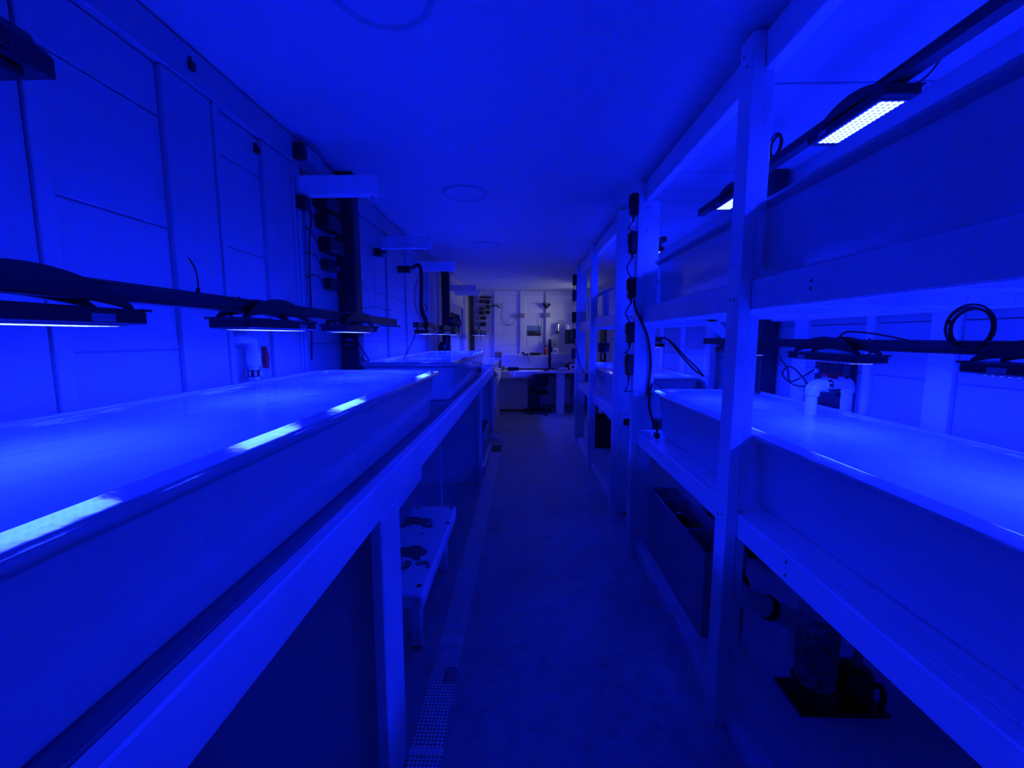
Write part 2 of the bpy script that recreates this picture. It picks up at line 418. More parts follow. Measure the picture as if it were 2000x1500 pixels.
def tank(x0, x1, y0, y1, zb, zr, label, wlabel, ins=0.045, lip=0.03, rim=0.028, sl=0.205):
    t = thing('culture_tank', ((x0 + x1) / 2, (y0 + y1) / 2, zb), label, 'tank', 'white shallow culture tanks')
    def R(i, z, r): return rrect(x0 + i, x1 - i, y0 + i, y1 - i, r, z)
    MB().quadgrid([R(ins + .035, zb, .05), R(ins + .01, zb + .004, .075), R(ins, zb + .022, .085), R(lip * .9, zr - rim - .004, .075)], cap0=True).build('outer_wall', GEL, t, smooth=True)
    MB().quadgrid([R(lip * .9, zr - rim - .004, .075), R(lip * .35, zr - rim, .085), R(.004, zr - rim + .003, .09), R(0, zr - rim + .008, .092), R(0, zr - .013, .092),
                   R(.0015, zr - .0095, .091), R(.004, zr - .0018 - sl * .0325, .0905), R(.0055, zr - .0018 - sl * .0305, .09), R(.008, zr - .0018 - sl * .028, .089), R(.036, zr - .0018, .0775), R(.039, zr - .0018 + sl * .003, .076), R(.0415, zr - .0012, .075), R(.0445, zr - .003, .074), R(.046, zr - .006, .073), R(.047, zr - .03, .072)]).build('rim', RIM, t, smooth=True)
    MB().quadgrid([R(.047, zr - .03, .072), R(.066, zb + .04, .06), R(.075, zb + .022, .05), R(.10, zb + .014, .03)], cap1=True).build('basin', GEL, t, smooth=True)
    wz = zr - .012
    m = MB(); m.v = R(.0462, wz, .0725); m.f = [tuple(range(len(m.v)))]
    m.build('tank_water', WATER, label=wlabel, cat='water', group='still water filling the tanks')
    return t

LX0, LX1 = -1.05, -0.405
tank(LX0, LX1, -0.75, 1.98, 1.022, 1.255, 'white culture tank nearest on the left bench', 'water in the nearest left tank', sl=.097)
tank(LX0, LX1, 2.36, 4.42, 1.022, 1.262, 'white culture tank second along the left bench', 'water in the second left tank')
tank(LX0, -0.41, 5.62, 7.5, 0.80, 1.02, 'low white culture tank at the far left beside the work bench', 'water in the far low left tank')
RX0, RX1 = 0.775, 1.44
tank(RX0, RX1, -0.75, 2.47, 0.812, 1.10, 'white culture tank on the lower level of the near right rack', 'water in the lower near right tank', ins=.075, lip=.05)
tank(RX0, RX1, -0.75, 2.47, 1.60, 1.868, 'white culture tank on the upper level of the near right rack', 'water in the upper near right tank', ins=.03)
tank(RX0, RX1, 3.12, 5.0, 0.812, 1.10, 'white culture tank on the lower level of the far right rack', 'water in the lower far right tank', ins=.06)
tank(RX0, RX1, 3.12, 5.0, 1.60, 1.868, 'white culture tank on the upper level of the far right rack', 'water in the upper far right tank', ins=.03)

# ------------------------------------------------------------------ left bench
b = thing('tank_bench', (-0.75, 2.2, 0), 'long white timber bench under the two near left tanks', 'bench')
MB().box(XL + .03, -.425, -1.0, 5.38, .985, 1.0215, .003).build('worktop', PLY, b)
MB().box(-.4245, -.39, -1.0, 5.38, .915, 1.021, .004).build('front_rail', WOOD, b)
for y in (-0.9, 1.035, 3.66, 5.33):
    MB().box(-.425, -.3905, y, y + .16 if y < 3 else y + .06, 0, .9145, .004).build('leg', WOOD, b)
    MB().box(XL + .03, -.437, y + .045, y + .065, 0, .984).build('side_panel', WOODP, b)
MB().box(-.462, -.44, 1.2, 1.66, .80, .914, .003).build('inner_rail', WOODP, b)
MB().box(-.70, -.68, 1.2, 3.7, .90, .984, .003).build('joist', WOODP, b)
b3 = thing('tank_bench', (-0.75, 6.4, 0), 'lower white timber bench carrying the far low left tank', 'bench')
MB().box(XL + .03, -.425, 5.5, 7.72, .765, .80, .003).build('worktop', WOODP, b3)
MB().box(-.425, -.39, 5.40, 7.05, .69, .80, .004).build('front_rail', WOOD, b3)
for y in (5.45, 6.98):
    MB().box(-.47, -.427, y, y + .05, 0, .764, .004).build('leg', WOOD, b3)

# ------------------------------------------------------------------ racks on the right
def rack(loc_y, posts, y0, y1, label, wide_last):
    r = thing('tank_rack', (1.1, loc_y, 0), label, 'rack', 'white timber tank racks')
    for i, (y, w_) in enumerate(posts):
        MB().box(.70, .74, y, y + w_, 0, H - .014, .003).build('post', WOOD, r)
        iw = .83 if wide_last[i] else .772
        for z0, z1 in ((.075, .725), (.826, 1.492), (1.604, 2.235)):
            MB().box(.7405, iw, y + .004, y + .05, z0, z1, .002).build('post_filler', WOOD, r)
    MB().box(.7405, .785, y0, y1, 2.236, H - .014, .003).build('top_beam', WOOD, r)
    for z0, z1 in ((1.505, 1.603), (.727, .812)):
        MB().box(.741, .785, y0, y1, z0, z1, .004).build('front_rail', WOOD, r)
        MB().box(1.43, 1.474, y0, y1, z0, z1, .004).build('rear_rail', WOOD, r)
    MB().box(.786, 1.429, y0, y1, 1.575, 1.6, .002).build('shelf', WOOD, r)
    MB().box(.786, 1.429, y0, y1, .785, .811, .002).build('shelf', WOOD, r)
    y = y0 + .05
    while y < y1:
        MB().box(.786, 1.429, y, y + .045, 1.507, 1.574, .003).build('cross_beam', WOOD, r)
        y += .42
    MB().box(.741, .80, y0, y1, 0, .072, .004).build('sill', WOOD, r)
    MB().box(.80, 1.474, y0, y1, .03, .068, .002).build('bottom_shelf', WOODP, r)
    for yy in (y0 + .02, y1 - .08):
        MB().box(1.43, 1.474, yy, yy + .06, .07, .726, .003).build('rear_post', WOOD, r)
        MB().box(1.43, 1.474, yy, yy + .06, .813, 1.504, .003).build('rear_post', WOOD, r)
    return r
rk1 = rack(0.8, [(-.45, .075), (1.318, .075), (2.50, .06)], -.95, 2.56, 'near white timber rack holding two tanks on the right', [0, 0, 1])
MB().prism([(1.06, 1.574), (1.12, 1.574), (1.42, 1.31), (1.42, 1.24)], 'y', 2.46, 2.50).build('brace', WOOD, rk1)
for x, pts in ((.7408, ((1.055, 1.563), (1.055, 1.543), (1.067, .79), (1.067, .75), (2.1, 1.57), (2.1, 1.54))), (.6998, ((1.345, 1.54), (1.37, 1.54), (1.345, .80), (1.37, .79), (1.35, 2.26), (1.37, 2.30)))):
    for y, z in pts:
        MB().tube([(x - .0008, y, z), (x + .002, y, z)], .004, 8).build('screw', STEEL, rk1)
for x, z in ((.755, 2.20), (.755, 2.06), (.755, 1.90), (.79, 2.14)):
    MB().tube([(x, 2.5032, z), (x, 2.506, z)], .004, 8).build('screw', STEEL, rk1)
rk2 = rack(4.0, [(3.03, .05), (4.14, .075), (5.24, .06)], 3.03, 5.30, 'far white timber rack holding two tanks on the right', [1, 0, 1])

# ------------------------------------------------------------------ lamps
LW, LL, LH = .104, .32, .029
def make_lamp(label):
    t = thing('reef_lamp', (0, 0, 0), label, 'lamp', 'black lamps lighting the tanks')
    body = MB().box(-LW / 2, LW / 2, 0, LL, .002, LH, .003).build('body', BLACKM, t)
    for fy in (-.004, LL - .012):
        MB().box(-LW / 2 - .006, LW / 2 + .006, fy, fy + .016, LH - .004, LH + .001, .001).build('end_flange', BLACKM, t)
    for s in (-1, 1):
        out, inn = [], []
        for k in range(15):
            a = k / 14; y = .012 + (LL - .024) * a
            hgt = math.sin(math.pi * a) ** .75
            out.append((y, LH + .006 + .052 * hgt)); inn.append((y, LH + .0 + .017 * hgt))
        m = MB(); n = len(out)
        x0, x1 = s * .034 - .005, s * .034 + .005
        rings = []
        for (yo, zo), (yi, zi) in zip(out, inn):
            rings.append([(x0, yi, zi), (x1, yi, zi), (x1, yo, zo), (x0, yo, zo)])
        m.quadgrid(rings, cap0=True, cap1=True).build('handle', BLACK, t)
    w_ = MB().box(-.043, .043, .03, LL - .03, -.0005, .0018).build('lens_plate', GREY, t)
    m = MB()
    for i in range(4):
        for j in range(16):
            x = -.027 + .018 * i; y = .042 + (LL - .084) * j / 15
            bb = len(m.v)
            m.v += [(x + .0101 * math.cos(math.pi / 3 * k), y + .0101 * math.sin(math.pi / 3 * k), -.0012) for k in range(6)]
            m.f.append(tuple(bb + k for k in range(6))[::-1])
    me = m.build('led_array', LED, w_)
    # emit downwards
    if me.data.polygons[0].normal.z > 0: me.data.flip_normals()
    ld = bpy.data.lights.new('led_light', 'AREA'); ld.shape = 'RECTANGLE'; ld.size = .064; ld.size_y = .236
    ld.color = LED_COLOUR[:3]; ld.energy = LAMP_WATTS; ld.spread = math.radians(178)
    lo = bpy.data.objects.new('led_light', ld); C.objects.link(lo); lo.parent = t; lo.location = (0, LL / 2, -.0018)
    for s in (-1, 1):
        MB().box(s * (LW / 2 + .0004) - .0004, s * (LW / 2 + .0004) + .0004, .225, .262, .006, .019).build('sticker', LABELM, t)
    MB().tube(bez([(s_x, s_y, s_z) for s_x, s_y, s_z in ((.0, .02, LH - .002), (.0, .0, LH + .02), (.01, .03, LH + .052))], 5), .0028, 6).build('power_lead', RUBBER, t, smooth=True)
    return t
spots = []
XLB, ZLB = -.732, 1.438
for y, l in ((-.20, 'lamp over the near left tank, beside the viewer and out of sight'), (.385, 'large dark lamp cut by the left edge over the near left tank'), (.97, 'lamp over the near left tank above the red valve handle'),
             (1.52, 'lamp over the far end of the near left tank before the dark column')):
    spots.append((XLB, y, ZLB, l))
for y, l in ((2.85, 'first lamp over the second left tank'), (3.42, 'middle lamp over the second left tank'), (3.98, 'last lamp over the second left tank')):
    spots.append((XLB, y, ZLB, l))
for y, l in ((5.95, 'first lamp over the far low left tank'), (6.62, 'middle lamp over the far low left tank'), (7.25, 'added last lamp over the far low left tank, for blue light on the far wall')):  # last one is added to bring more blue light to the far wall
    spots.append((XLB, y, 1.44, l))
XRB, ZR1, ZR2 = 1.10, 1.332, 2.116
for y, l in ((.10, 'lamp of the lower right rail nearest the viewer'), (.655, 'lamp of the lower right rail cut by the right edge of the photo'), (1.27, 'lamp on the lower right rail above the white pipe elbow'), (1.86, 'lamp on the lower right rail just behind the near post')):
    spots.append((XRB, y, ZR1, l))
for y, l in ((.58, 'lamp of the upper right rail out of view at the top right'), (1.25, 'glaring white lamp shining under the upper right rail'), (2.0, 'lamp of the upper right rail half hidden by the near post')):
    spots.append((XRB, y, ZR2, l))
for y, l in ((3.25, 'first lamp over the lower far right tank'), (4.3, 'last lamp over the lower far right tank')):
    spots.append((XRB, y, ZR1, l))
for y, l in ((3.35, 'first lamp over the upper far right tank'), (4.25, 'last lamp over the upper far right tank')):
    spots.append((XRB, y, ZR2, l))
lamp0 = make_lamp(spots[0][3]); lamp0.location = spots[0][:3]
for x, y, z, l in spots[1:]:
    copy_tree(lamp0, (x, y, z), l)

def light_rail(x, y0, y1, z, ztop, hang, label, clip=None):
    t = thing('light_rail', (x, (y0 + y1) / 2, z), label, 'rail', 'black rails carrying the lamps')
    MB().prism([(x - .022, z), (x + .022, z), (x + .022, z + .005), (x + .017, z + .007), (x + .017, z + .027), (x + .022, z + .029), (x + .022, z + .034), (x - .022, z + .034), (x - .022, z + .029), (x - .017, z + .027), (x - .017, z + .007), (x - .022, z + .005)], 'y', y0, y1).build('profile', RAILM, t)
    for y in hang:
        MB().tube([(x, y, z + .028), (x, y, ztop - .03)], .0009, 5).build('hanging_wire', CHROME, t)
        MB().lathe((x, y, ztop - .032), [(.004, 0), (.007, .004), (.007, .022), (.010, .024), (.010, .030)], 10).build('ceiling_fixing', CHROME, t, smooth=True)
    return t
light_rail(XLB, -.35, 2.24, 1.482, 2.095, (0.05, 1.97), 'black light rail over the near left tank')
light_rail(XLB, 2.70, 4.42, 1.482, 2.095, (3.12, 4.17), 'black light rail over the second left tank')
light_rail(XLB, 5.85, 7.65, 1.484, 2.095, (6.02, 6.62), 'black light rail over the far low left tank')
light_rail(XRB, -.45, 2.40, 1.376, 1.575, (1.02, 2.3), 'black light rail under the upper shelf of the near right rack')
light_rail(XRB, -.45, 2.56, 2.160, H - .0185, (.3, 1.92), 'black light rail above the upper near right tank')
light_rail(XRB, 3.2, 4.8, 1.376, 1.575, (3.6, 4.6), 'black light rail under the upper shelf of the far right rack')
light_rail(XRB, 3.2, 4.8, 2.160, H - .0185, (3.6, 4.6), 'black light rail above the upper far right tank')

# wall arms above the left tanks
for y, l in ((.03, 'white timber wall arm beside the viewer on the left wall'), (1.95, 'nearest white timber arm jutting from the left wall above the power supplies'), (3.1, 'second white timber arm jutting from the left wall'), (4.15, 'third white timber arm jutting from the left wall'),
             (6.0, 'fourth white timber arm jutting from the left wall'), (6.6, 'farthest white timber arm jutting from the left wall above the door')):
    MB().box(XL, -.705, y, y + .042, 2.095, 2.188, .003).build('timber_bracket', WOOD, label=l, cat='bracket', group='white timber arms on the left wall')

# zip tie on the left rail
MB().tube([(XLB, .885, 1.508), (XLB, .885, 1.528)], .004, 6).tube(bez([(XLB, .885, 1.512), (XLB + .004, .88, 1.56), (XLB - .004, .872, 1.592)], 5), .0016, 5).build('cable_tie', BLACK, label='black cable tie tail sticking up from the near left rail', cat='cable tie')

# cable coils hanging at the rails
for c, r, l in (((XRB, .992, 1.44), .05, 'coiled black cable hanging on a hook from the upper shelf at right'), ((XRB, 1.82, 2.235), .042, 'coiled black cable above the upper right rail by the post')):
    t = thing('cable_coil', c, l, 'cable', 'coiled lamp cables')
    for k in range(4):
        MB().tube(ring_pts((c[0] - .022 + .004 * k, c[1] + .002 * (k % 2), c[2] + .003 * math.sin(k * 2)), r + .004 * math.sin(k * 1.7), 'x', 24), .0027, 6, cap=False).build('loop', RUBBER, t, smooth=True)
    MB().tube([(c[0] - .024, c[1] + r * .8, c[2] + r * .3), (c[0] - .008, c[1] + r * 1.1, c[2] + r * .3)], .006, 6).build('tie', BLACK, t)

# ------------------------------------------------------------------ left wall fittings
# louvred housing high on the near left wall
t = thing('wall_housing', (-.98, .48, 1.862), 'black ribbed housing high on the left wall at the photo edge', 'housing')
prof = [(-1.085, 1.884), (-.85, 1.884), (-.85, 1.925), (-.862, 1.945), (-1.085, 1.955)]
MB().prism(prof, 'y', .22, .724).build('case', STEEL, t)
MB().prism([(-1.08, 1.886), (-.853, 1.886), (-.853, 1.92), (-.87, 1.938), (-1.08, 1.945)], 'y', .724, .750).build('end_cap', STEEL, t)
MB().box(-1.085, -.865, .22, .715, 1.862, 1.8835, .004).build('under_tray', BLACK, t)
for k in range(7):
    y = .25 + k * .066
    MB().box(-.8495, -.845, y, y + .036, 1.892, 1.924, .002).build('vent', BLACK, t)
# valve on the near left wall
t = thing('valve_pipe', (-1.05, 1.53, 1.26), 'white pipe with a red ball valve handle behind the near left tank', 'pipe')
MB().tube([(-1.065, 1.53, 1.20), (-1.065, 1.53, 1.385)], .018, 14).build('riser', PVC, t, smooth=True)
MB().tube([(-1.105, 1.48, 1.412), (-1.072, 1.48, 1.412), (-1.066, 1.495, 1.411), (-1.065, 1.53, 1.405), (-1.065, 1.53, 1.36)], .020, 14).build('elbow', PVC, t, smooth=True)
MB().lathe((-1.065, 1.53, 1.30), [(.018, 0), (.025, .004), (.027, .03), (.025, .058), (.018, .062)], 16).build('valve_body', PVC, t, smooth=True)
nut = MB().lathe((-1.065, 1.53, 1.262), [(.022, 0), (.0245, .003), (.0245, .023), (.022, .026)], 16).build('union_nut', BLACK, t, smooth=True)
for k in range(8):
    a = k * math.pi / 4
    MB().box(-1.065 + .0245 * math.cos(a) - .003, -1.065 + .0245 * math.cos(a) + .003, 1.53 + .0245 * math.sin(a) - .003, 1.53 + .0245 * math.sin(a) + .003, 1.265, 1.285).build('nut_rib', PVC, nut)
MB().prism([(1.555, 1.295), (1.572, 1.290), (1.574, 1.32), (1.580, 1.335), (1.574, 1.352), (1.566, 1.378), (1.552, 1.38), (1.556, 1.35), (1.552, 1.335)], 'x', -1.046, -1.030).build('valve_handle', RED, t)

for y, z, l in ((1.335, 2.288, 'small black clip under the top board of the left wall'), (1.64, 2.165, 'small black clip beside the seam of the left wall')):
    MB().box(XL + .0245, XL + .045, y, y + .02, z - .012, z + .014, .003).box(XL + .0245, XL + .035, y + .005, y + .015, z + .014, z + .03).build('cable_hook', BLACK, label=l, cat='hook', group='small black hooks on the left wall')
# junction boxes and conduit by the first column
t = thing('conduit', (XL + .02, 1.95, 1.25), 'vertical white conduit with black boxes left of the wall power supplies', 'conduit')
MB().tube([(XL + .022, 1.95, 1.1), (XL + .022, 1.95, 2.235)], .012, 10).build('duct', WALLD, t, smooth=True)
MB().box(XL + .026, XL + .075, 1.925, 1.975, 2.03, 2.09, .003).build('junction_box', BLACK, t)
t = thing('junction_housing', (XL + .06, 1.95, 2.245), 'small dark box fixed under the top board of the left wall', 'box')
MB().box(XL + .033, XL + .085, 1.91, 1.945, 2.25, 2.32, .003).build('connector', BLACK, t)
MB().box(XL + .033, XL + .085, 1.945, 2.10, 2.255, 2.32, .003).build('case', WALLD, t)

# stacked power supplies on the left wall
def supply(x0, x1, y0, y1, z0, z1, label, group, leads=(), m=None):
    t = thing('power_supply', ((x0 + x1) / 2, (y0 + y1) / 2, z0), label, 'power supply', group)
    MB().box(x0, x1, y0, y1, z0, z1, .006).build('case', m or BLACK, t)
    dx = .0006
    if y0 < 4:
        MB().box(x1 + .0002, x1 + .0008, y0 + (y1 - y0) * .15, y1 - (y1 - y0) * .2, z0 + .012, z1 - .012).build('rating_plate', STEEL, t)
    for pts in leads:
        MB().tube(bez(pts, 5), .0032, 6).build('lead', RUBBER, t, smooth=True)
    return t
pb = MB().box(XL + .0085, XL + .024, 2.02, 2.325, 1.55, 2.232, .002).build('mounting_board', WALL, label='white board behind the stacked wall power supplies', cat='board')
zz = [(2.085, 2.16), (1.985, 2.062), (1.87, 1.945), (1.775, 1.835), (1.675, 1.735)]
names = ['topmost', 'second', 'third', 'fourth', 'lowest']
for k, ((z0, z1), nm) in enumerate(zip(zz, names)):
    big = k < 3
    y0 = 2.08 + .018 * k
    supply(XL + .026, XL + (.10 if big else .075), y0, y0 + (.16 if big else .10), z0, z1, f'{nm} power supply in the stack on the left wall', 'power supplies stacked on the left wall',
           [[(XL + .06, y0 + .002, (z0 + z1) / 2), (XL + .06, y0 - .04, (z0 + z1) / 2 - .03), (XL + .045, y0 - .09, (z0 + z1) / 2 + .03), (XL + .03, 1.98, z1 + .06 - .02 * k)]])
    MB().box(XL + .026, XL + .04, 2.288, 2.322, z0 + .02, z1 - .01, .002).build('cable_clip', WALLD, label=f'pale strap beside the {nm} wall power supply', cat='clip', group='straps beside the wall power supplies')
cable([(XL + .05, 1.975, 2.07), (XL + .06, 2.0, 2.0), (XL + .05, 1.99, 1.9), (XL + .045, 1.985, 1.7), (XL + .045, 1.98, 1.5), (XL + .04, 1.97, 1.3)], .004, 'black cable falling beside the white conduit')
cable([(XL + .05, 2.3, 1.70), (XL + .05, 2.33, 1.62), (XL + .09, 2.35, 1.52), (XL + .14, 2.355, 1.46)], .009, 'thick black cable from the lowest wall power supply to the column')
cable([(XL + .04, 2.03, 2.2), (XL + .05, 2.12, 2.22), (XL + .05, 2.2, 2.19), (XL + .05, 2.24, 2.162)], .004, 'black cable looping above the nearest wall arm')
# controllers on the first column
for z, l in ((1.50, 'upper lamp controller on the near left column'), (1.345, 'lower lamp controller on the near left column')):
    t = thing('lamp_controller', (XL + .08, 2.32, z), l, 'controller', 'lamp controllers on the left column')
    MB().box(XL + .05, XL + .112, 2.315, 2.323, z, z + .085, .003).build('case', BLACK, t)
    MB().box(XL + .06, XL + .102, 2.313, 2.3149, z + .05, z + .064).build('display', LABELM, t)
    for k in range(4):
        MB().box(XL + .060 + .012 * k, XL + .066 + .012 * k, 2.313, 2.3149, z + .022, z + .028).build('button', GREY, t)
for i, (pts, l) in enumerate((
    ([(XL + .10, 2.35, 1.52), (XL + .2, 2.3, 1.545), (XL + .28, 2.2, 1.52), (XLB, 2.15, 1.512)], 'black lead from the column to the near left rail end'),
    ([(XL + .11, 2.36, 1.56), (XL + .18, 2.40, 1.53), (XL + .24, 2.38, 1.49), (XL + .36, 2.3, 1.48), (XL + .42, 2.22, 1.475)], 'black lead bunched at the end of the near left rail'),
    ([(XL + .12, 2.37, 1.30), (XL + .16, 2.36, 1.27), (XL + .20, 2.30, 1.285), (XL + .19, 2.2, 1.38), (XL + .27, 2.0, 1.435), (XLB + .04, 1.9, 1.462)], 'black lead drooping below the third left lamp'),
    ([(XL + .11, 2.36, 1.58), (XL + .2, 2.42, 1.6), (XL + .26, 2.40, 1.585), (XL + .31, 2.38, 1.575)], 'thin black tie end curling off the column'))):
    cable(pts, .0035 if i < 3 else .0015, l)
# cables down at the second left tank
t = thing('cable_bundle', (XLB - .1, 2.95, 1.3), 'thick black cable bundle hanging from the second wall arm to its rail', 'cable')
MB().tube(bez([(XL + .16, 3.42, 2.0), (XL + .22, 3.4, 2.02), (XL + .25, 3.38, 1.97), (XL + .255, 3.36, 1.8), (XL + .26, 3.33, 1.65), (XLB - .06, 3.3, 1.505)], 6), .016, 8).build('sleeve', RUBBER, t, smooth=True)
for k in range(3):
    MB().tube(bez([(XL + .22 + .03 * k, 3.36, 1.9 - .1 * k), (XL + .20 + .05 * k, 3.34, 1.75 - .05 * k), (XL + .24 + .02 * k, 3.3, 1.6), (XLB - .05, 3.2 + .05 * k, 1.505)], 6), .003, 6).build('lead', RUBBER, t, smooth=True)
for (y, x, z, l) in ((2.9, XL + .05, 2.0, 'small black box on the wall under the second arm'), (3.45, XL + .10, 1.97, 'small black box at the top of the cable bundle')):
    MB().box(XL + .026, x + .03, y, y + .06, z, z + .055, .004).tube([(x + .03, y + .03, z + .035), (x + .07, y + .03, z + .036)], .006, 6).build('wall_plug', BLACK, label=l, cat='plug')
for (y0, dx, l) in ((2.95, .0, 'black tube from the first lamp of the second left tank down to the water'), (4.0, .12, 'first black tube beside the second column'), (4.06, .16, 'second black tube beside the second column')):
    cable([(XLB - .06 + dx * .3, y0, 1.46), (XLB - .12 + dx * .6, y0 + .05, 1.36), (XLB - .2 + dx, y0 + .1, 1.24)], .004, l)
t = thing('cable_coil', (XLB + .0, 4.35, 1.56), 'small black cable coil above the last lamp of the second left tank', 'cable', 'coiled lamp cables')
for k in range(3):
    MB().tube(ring_pts((XLB + .0, 4.3 + .006 * k, 1.565), .055 + .003 * k, 'y', 20), .003, 5, cap=False).build('loop', RUBBER, t, smooth=True)
t = thing('cable_coil', (XLB, 6.4, 1.55), 'small black cable coil above the far low left rail', 'cable', 'coiled lamp cables')
for k in range(2):
    MB().tube(ring_pts((XLB, 6.1 + .006 * k, 1.57), .06 + .003 * k, 'y', 20), .004, 5, cap=False).build('loop', RUBBER, t, smooth=True)
t = thing('lamp_controller', (XLB - .03, 4.3, 1.5), 'dark lamp controller standing on the second left rail', 'controller', 'lamp controllers on the left column')
MB().box(XLB - .07, XLB - .018, 4.28, 4.30, 1.50, 1.63, .004).build('case', BLACK, t)
MB().box(XLB - .06, XLB - .028, 4.277, 4.2799, 1.58, 1.592).build('display', LABELM, t)
t = thing('canister_pump', (-.94, 4.72, 1.021), 'dark canister pump standing on the bench past the second left tank', 'pump')
MB().lathe((-.94, 4.72, 1.021), [(.06, 0), (.065, .01), (.065, .30), (.05, .33), (.03, .34)], 16).build('canister', BLACK, t, smooth=True)
MB().lathe((-.94, 4.72, 1.25), [(.072, 0), (.075, .01), (.075, .05), (.072, .06)], 16).build('collar', BLACKM, t, smooth=True)

# ------------------------------------------------------------------ floor items on the left
dr = thing('drain_channel', (-.328, 2.4, 0), 'long perforated drain grate along the left side of the aisle', 'drain')
y = 0.2; k = 0
while y < 4.7:
    y1 = min(y + .498, 4.74)
    MB().box(-.385, -.27, y + .002, y1 - .002, 0.0, .006, .0015).build('grate_section', GRATE, dr)
    MB().box(-.387, -.268, y - .012, y + .012, 0.0035, .0068, .001).build('joint_strip', PVC, dr)
    y += .5
MB().box(-.325, -.275, 1.47, 1.55, .0062, .0075).build('dark_cover_plate', GREY, dr)
# worn low bench
lb = thing('low_bench', (-.58, 2.05, 0), 'low worn bench with peeling white paint beside the drain', 'bench')
MB().box(-.72, -.437, 1.6, 2.5, .278, .30, .005).build('seat_board', PEEL, lb)
MB().box(-.456, -.4375, 1.61, 2.49, .222, .277, .002).build('side_apron', PEEL, lb)
MB().box(-.717, -.701, 1.62, 2.48, .222, .277, .002).build('side_apron', PEEL, lb)
MB().box(-.70, -.46, 1.625, 1.641, .215, .277, .002).build('end_apron', PEEL, lb)
for x in (-.69, -.50):
    for y in (1.645, 2.24):
        MB().box(x, x + .042, y, y + .05, 0, .276, .003).build('leg', WOODP if y > 2 else PEEL, lb)
for x in (-.69, -.465):
    MB().lathe((x, 2.47, .3002), [(.012, 0), (.012, .0008)], 10).build('bolt_head', BLACK, lb)
    MB().lathe((x, 1.66, .3002), [(.012, 0), (.012, .0008)], 10).build('bolt_head', BLACK, lb)
MB().tube([(-.545, 2.55, 0), (-.545, 2.55, .984)], .0055, 8).build('air_tube', PVC, smooth=True, label='thin white upright tube behind the low worn bench', cat='tube')
MB().box(-.61, -.58, 2.53, 2.56, 0, .13, .004).build('tool_handle', BLACK, label='short dark block standing behind the low worn bench', cat='block')
# white pipes at the end of the drain
MB().tube([(-.425, 4.05, .028), (-.425, 4.95, .028)], .028, 14).build('pipe', PVC, smooth=True, label='white pipe lying along the end of the drain grate', cat='pipe')
MB().tube([(-.40 + .105 * math.cos(a), 5.10, .02 + .085 * math.sin(a)) for a in [math.pi * k / 14 for k in range(15)]], .018, 10).build('pipe_bend', PVC, smooth=True, label='curved white pipe bend arching over the end of the drain', cat='pipe')
MB().box(-.385, -.27, 4.76, 5.05, 0, .003).build('drain_gap', BLACK, label='open dark end of the drain channel without its grate', cat='drain')
# bulkhead fittings in the fronts of the left tanks
def fitting(c, axis, r, label, length=.06):
    t = thing('bulkhead_fitting', c, label, 'pipe fitting', 'pipe fittings with black nuts')
    d = Vector((1, 0, 0)) if axis == 'x' else Vector((0, -1, 0))
    c = Vector(c)
    MB().tube([c, c + d * .022], r * 1.45, 14).build('nut', BLACK, t, smooth=True)
    MB().tube([c + d * .022, c + d * length], r, 14).build('pipe_stub', PVC, t, smooth=True)
fitting((-.452, 4.05, 1.075), 'x', .02, 'black nut with white stub on the second left tank front')
fitting((-.437, 5.95, .85), 'x', .03, 'black nut with white stub on the far low left tank front')
fitting((-.62, 3.70, .80), 'y', .05, 'dark pipe fitting under the rail at the second bench panel', .12)
# sump under the far end of the left bench
t = thing('sump_box', (-.56, 4.8, 0), 'grey sump box under the bench past the second panel', 'sump')
MB().box(-.68, -.44, 4.3, 4.31, .0, .33).build('end_wall', SUMP, t)
MB().box(-.68, -.44, 5.1, 5.11, .0, .33).build('end_wall', SUMP, t)
MB().box(-.45, -.44, 4.31, 5.1, .0, .33).build('side_wall', SUMP, t)
MB().box(-.68, -.67, 4.31, 5.1, .0, .33).build('side_wall', SUMP, t)
MB().box(-.67, -.45, 4.6, 4.61, .02, .31).build('baffle', SUMP, t)
MB().box(-.67, -.45, 4.31, 5.1, .0, .01).build('bottom', SUMP, t)

# ------------------------------------------------------------------ right rack fittings
# power supplies strung down the second post
zs = [2.285, 2.06, 1.785, 1.51, 1.305]
nm = ['topmost', 'second', 'third', 'fourth', 'lowest']
for i, (z, n_) in enumerate(zip(zs, nm)):
    t = thing('inline_adapter', (.675, 2.52, z - .14), f'{n_} black adapter on the post at the end of the near rack', 'adapter', 'black adapters strung down the rack post')
    MB().box(.655, .7003, 2.50, 2.555, z - .13, z, .008).build('case', BLACK, t)
    MB().box(.648, .656, 2.51, 2.545, z - .075, z - .01, .003).build('rib', BLACK, t)
    MB().lathe((.677, 2.527, z - .165), [(.005, 0), (.008, .03), (.012, .038)], 8).build('strain_relief', RUBBER, t, smooth=True)
    if i < 4:
        z2 = zs[i + 1]
        MB().tube(bez([(.677, 2.527, z - .16), (.655, 2.52, z - .19), (.645, 2.52, (z + z2) / 2 - .09), (.672, 2.525, z2 + .002)], 6), .0035, 6).build('lead', RUBBER, t, smooth=True)
cable([(.677, 2.52, 1.14), (.66, 2.50, 1.09), (.645, 2.50, 1.075), (.67, 2.498, 1.072), (.697, 2.498, 1.075)], .003, 'thin lead end below the lowest rack adapter')
cable([(.685, 2.49, 1.645), (.70, 2.488, 1.58), (.742, 2.485, 1.50), (.78, 2.485, 1.40), (.80, 2.485, 1.25), (.79, 2.484, 1.05), (.792, 2.42, 1.13), (.772, 2.40, 1.0), (.80, 2.36, .88)], .007, 'thick black cable winding down the end post of the near rack')
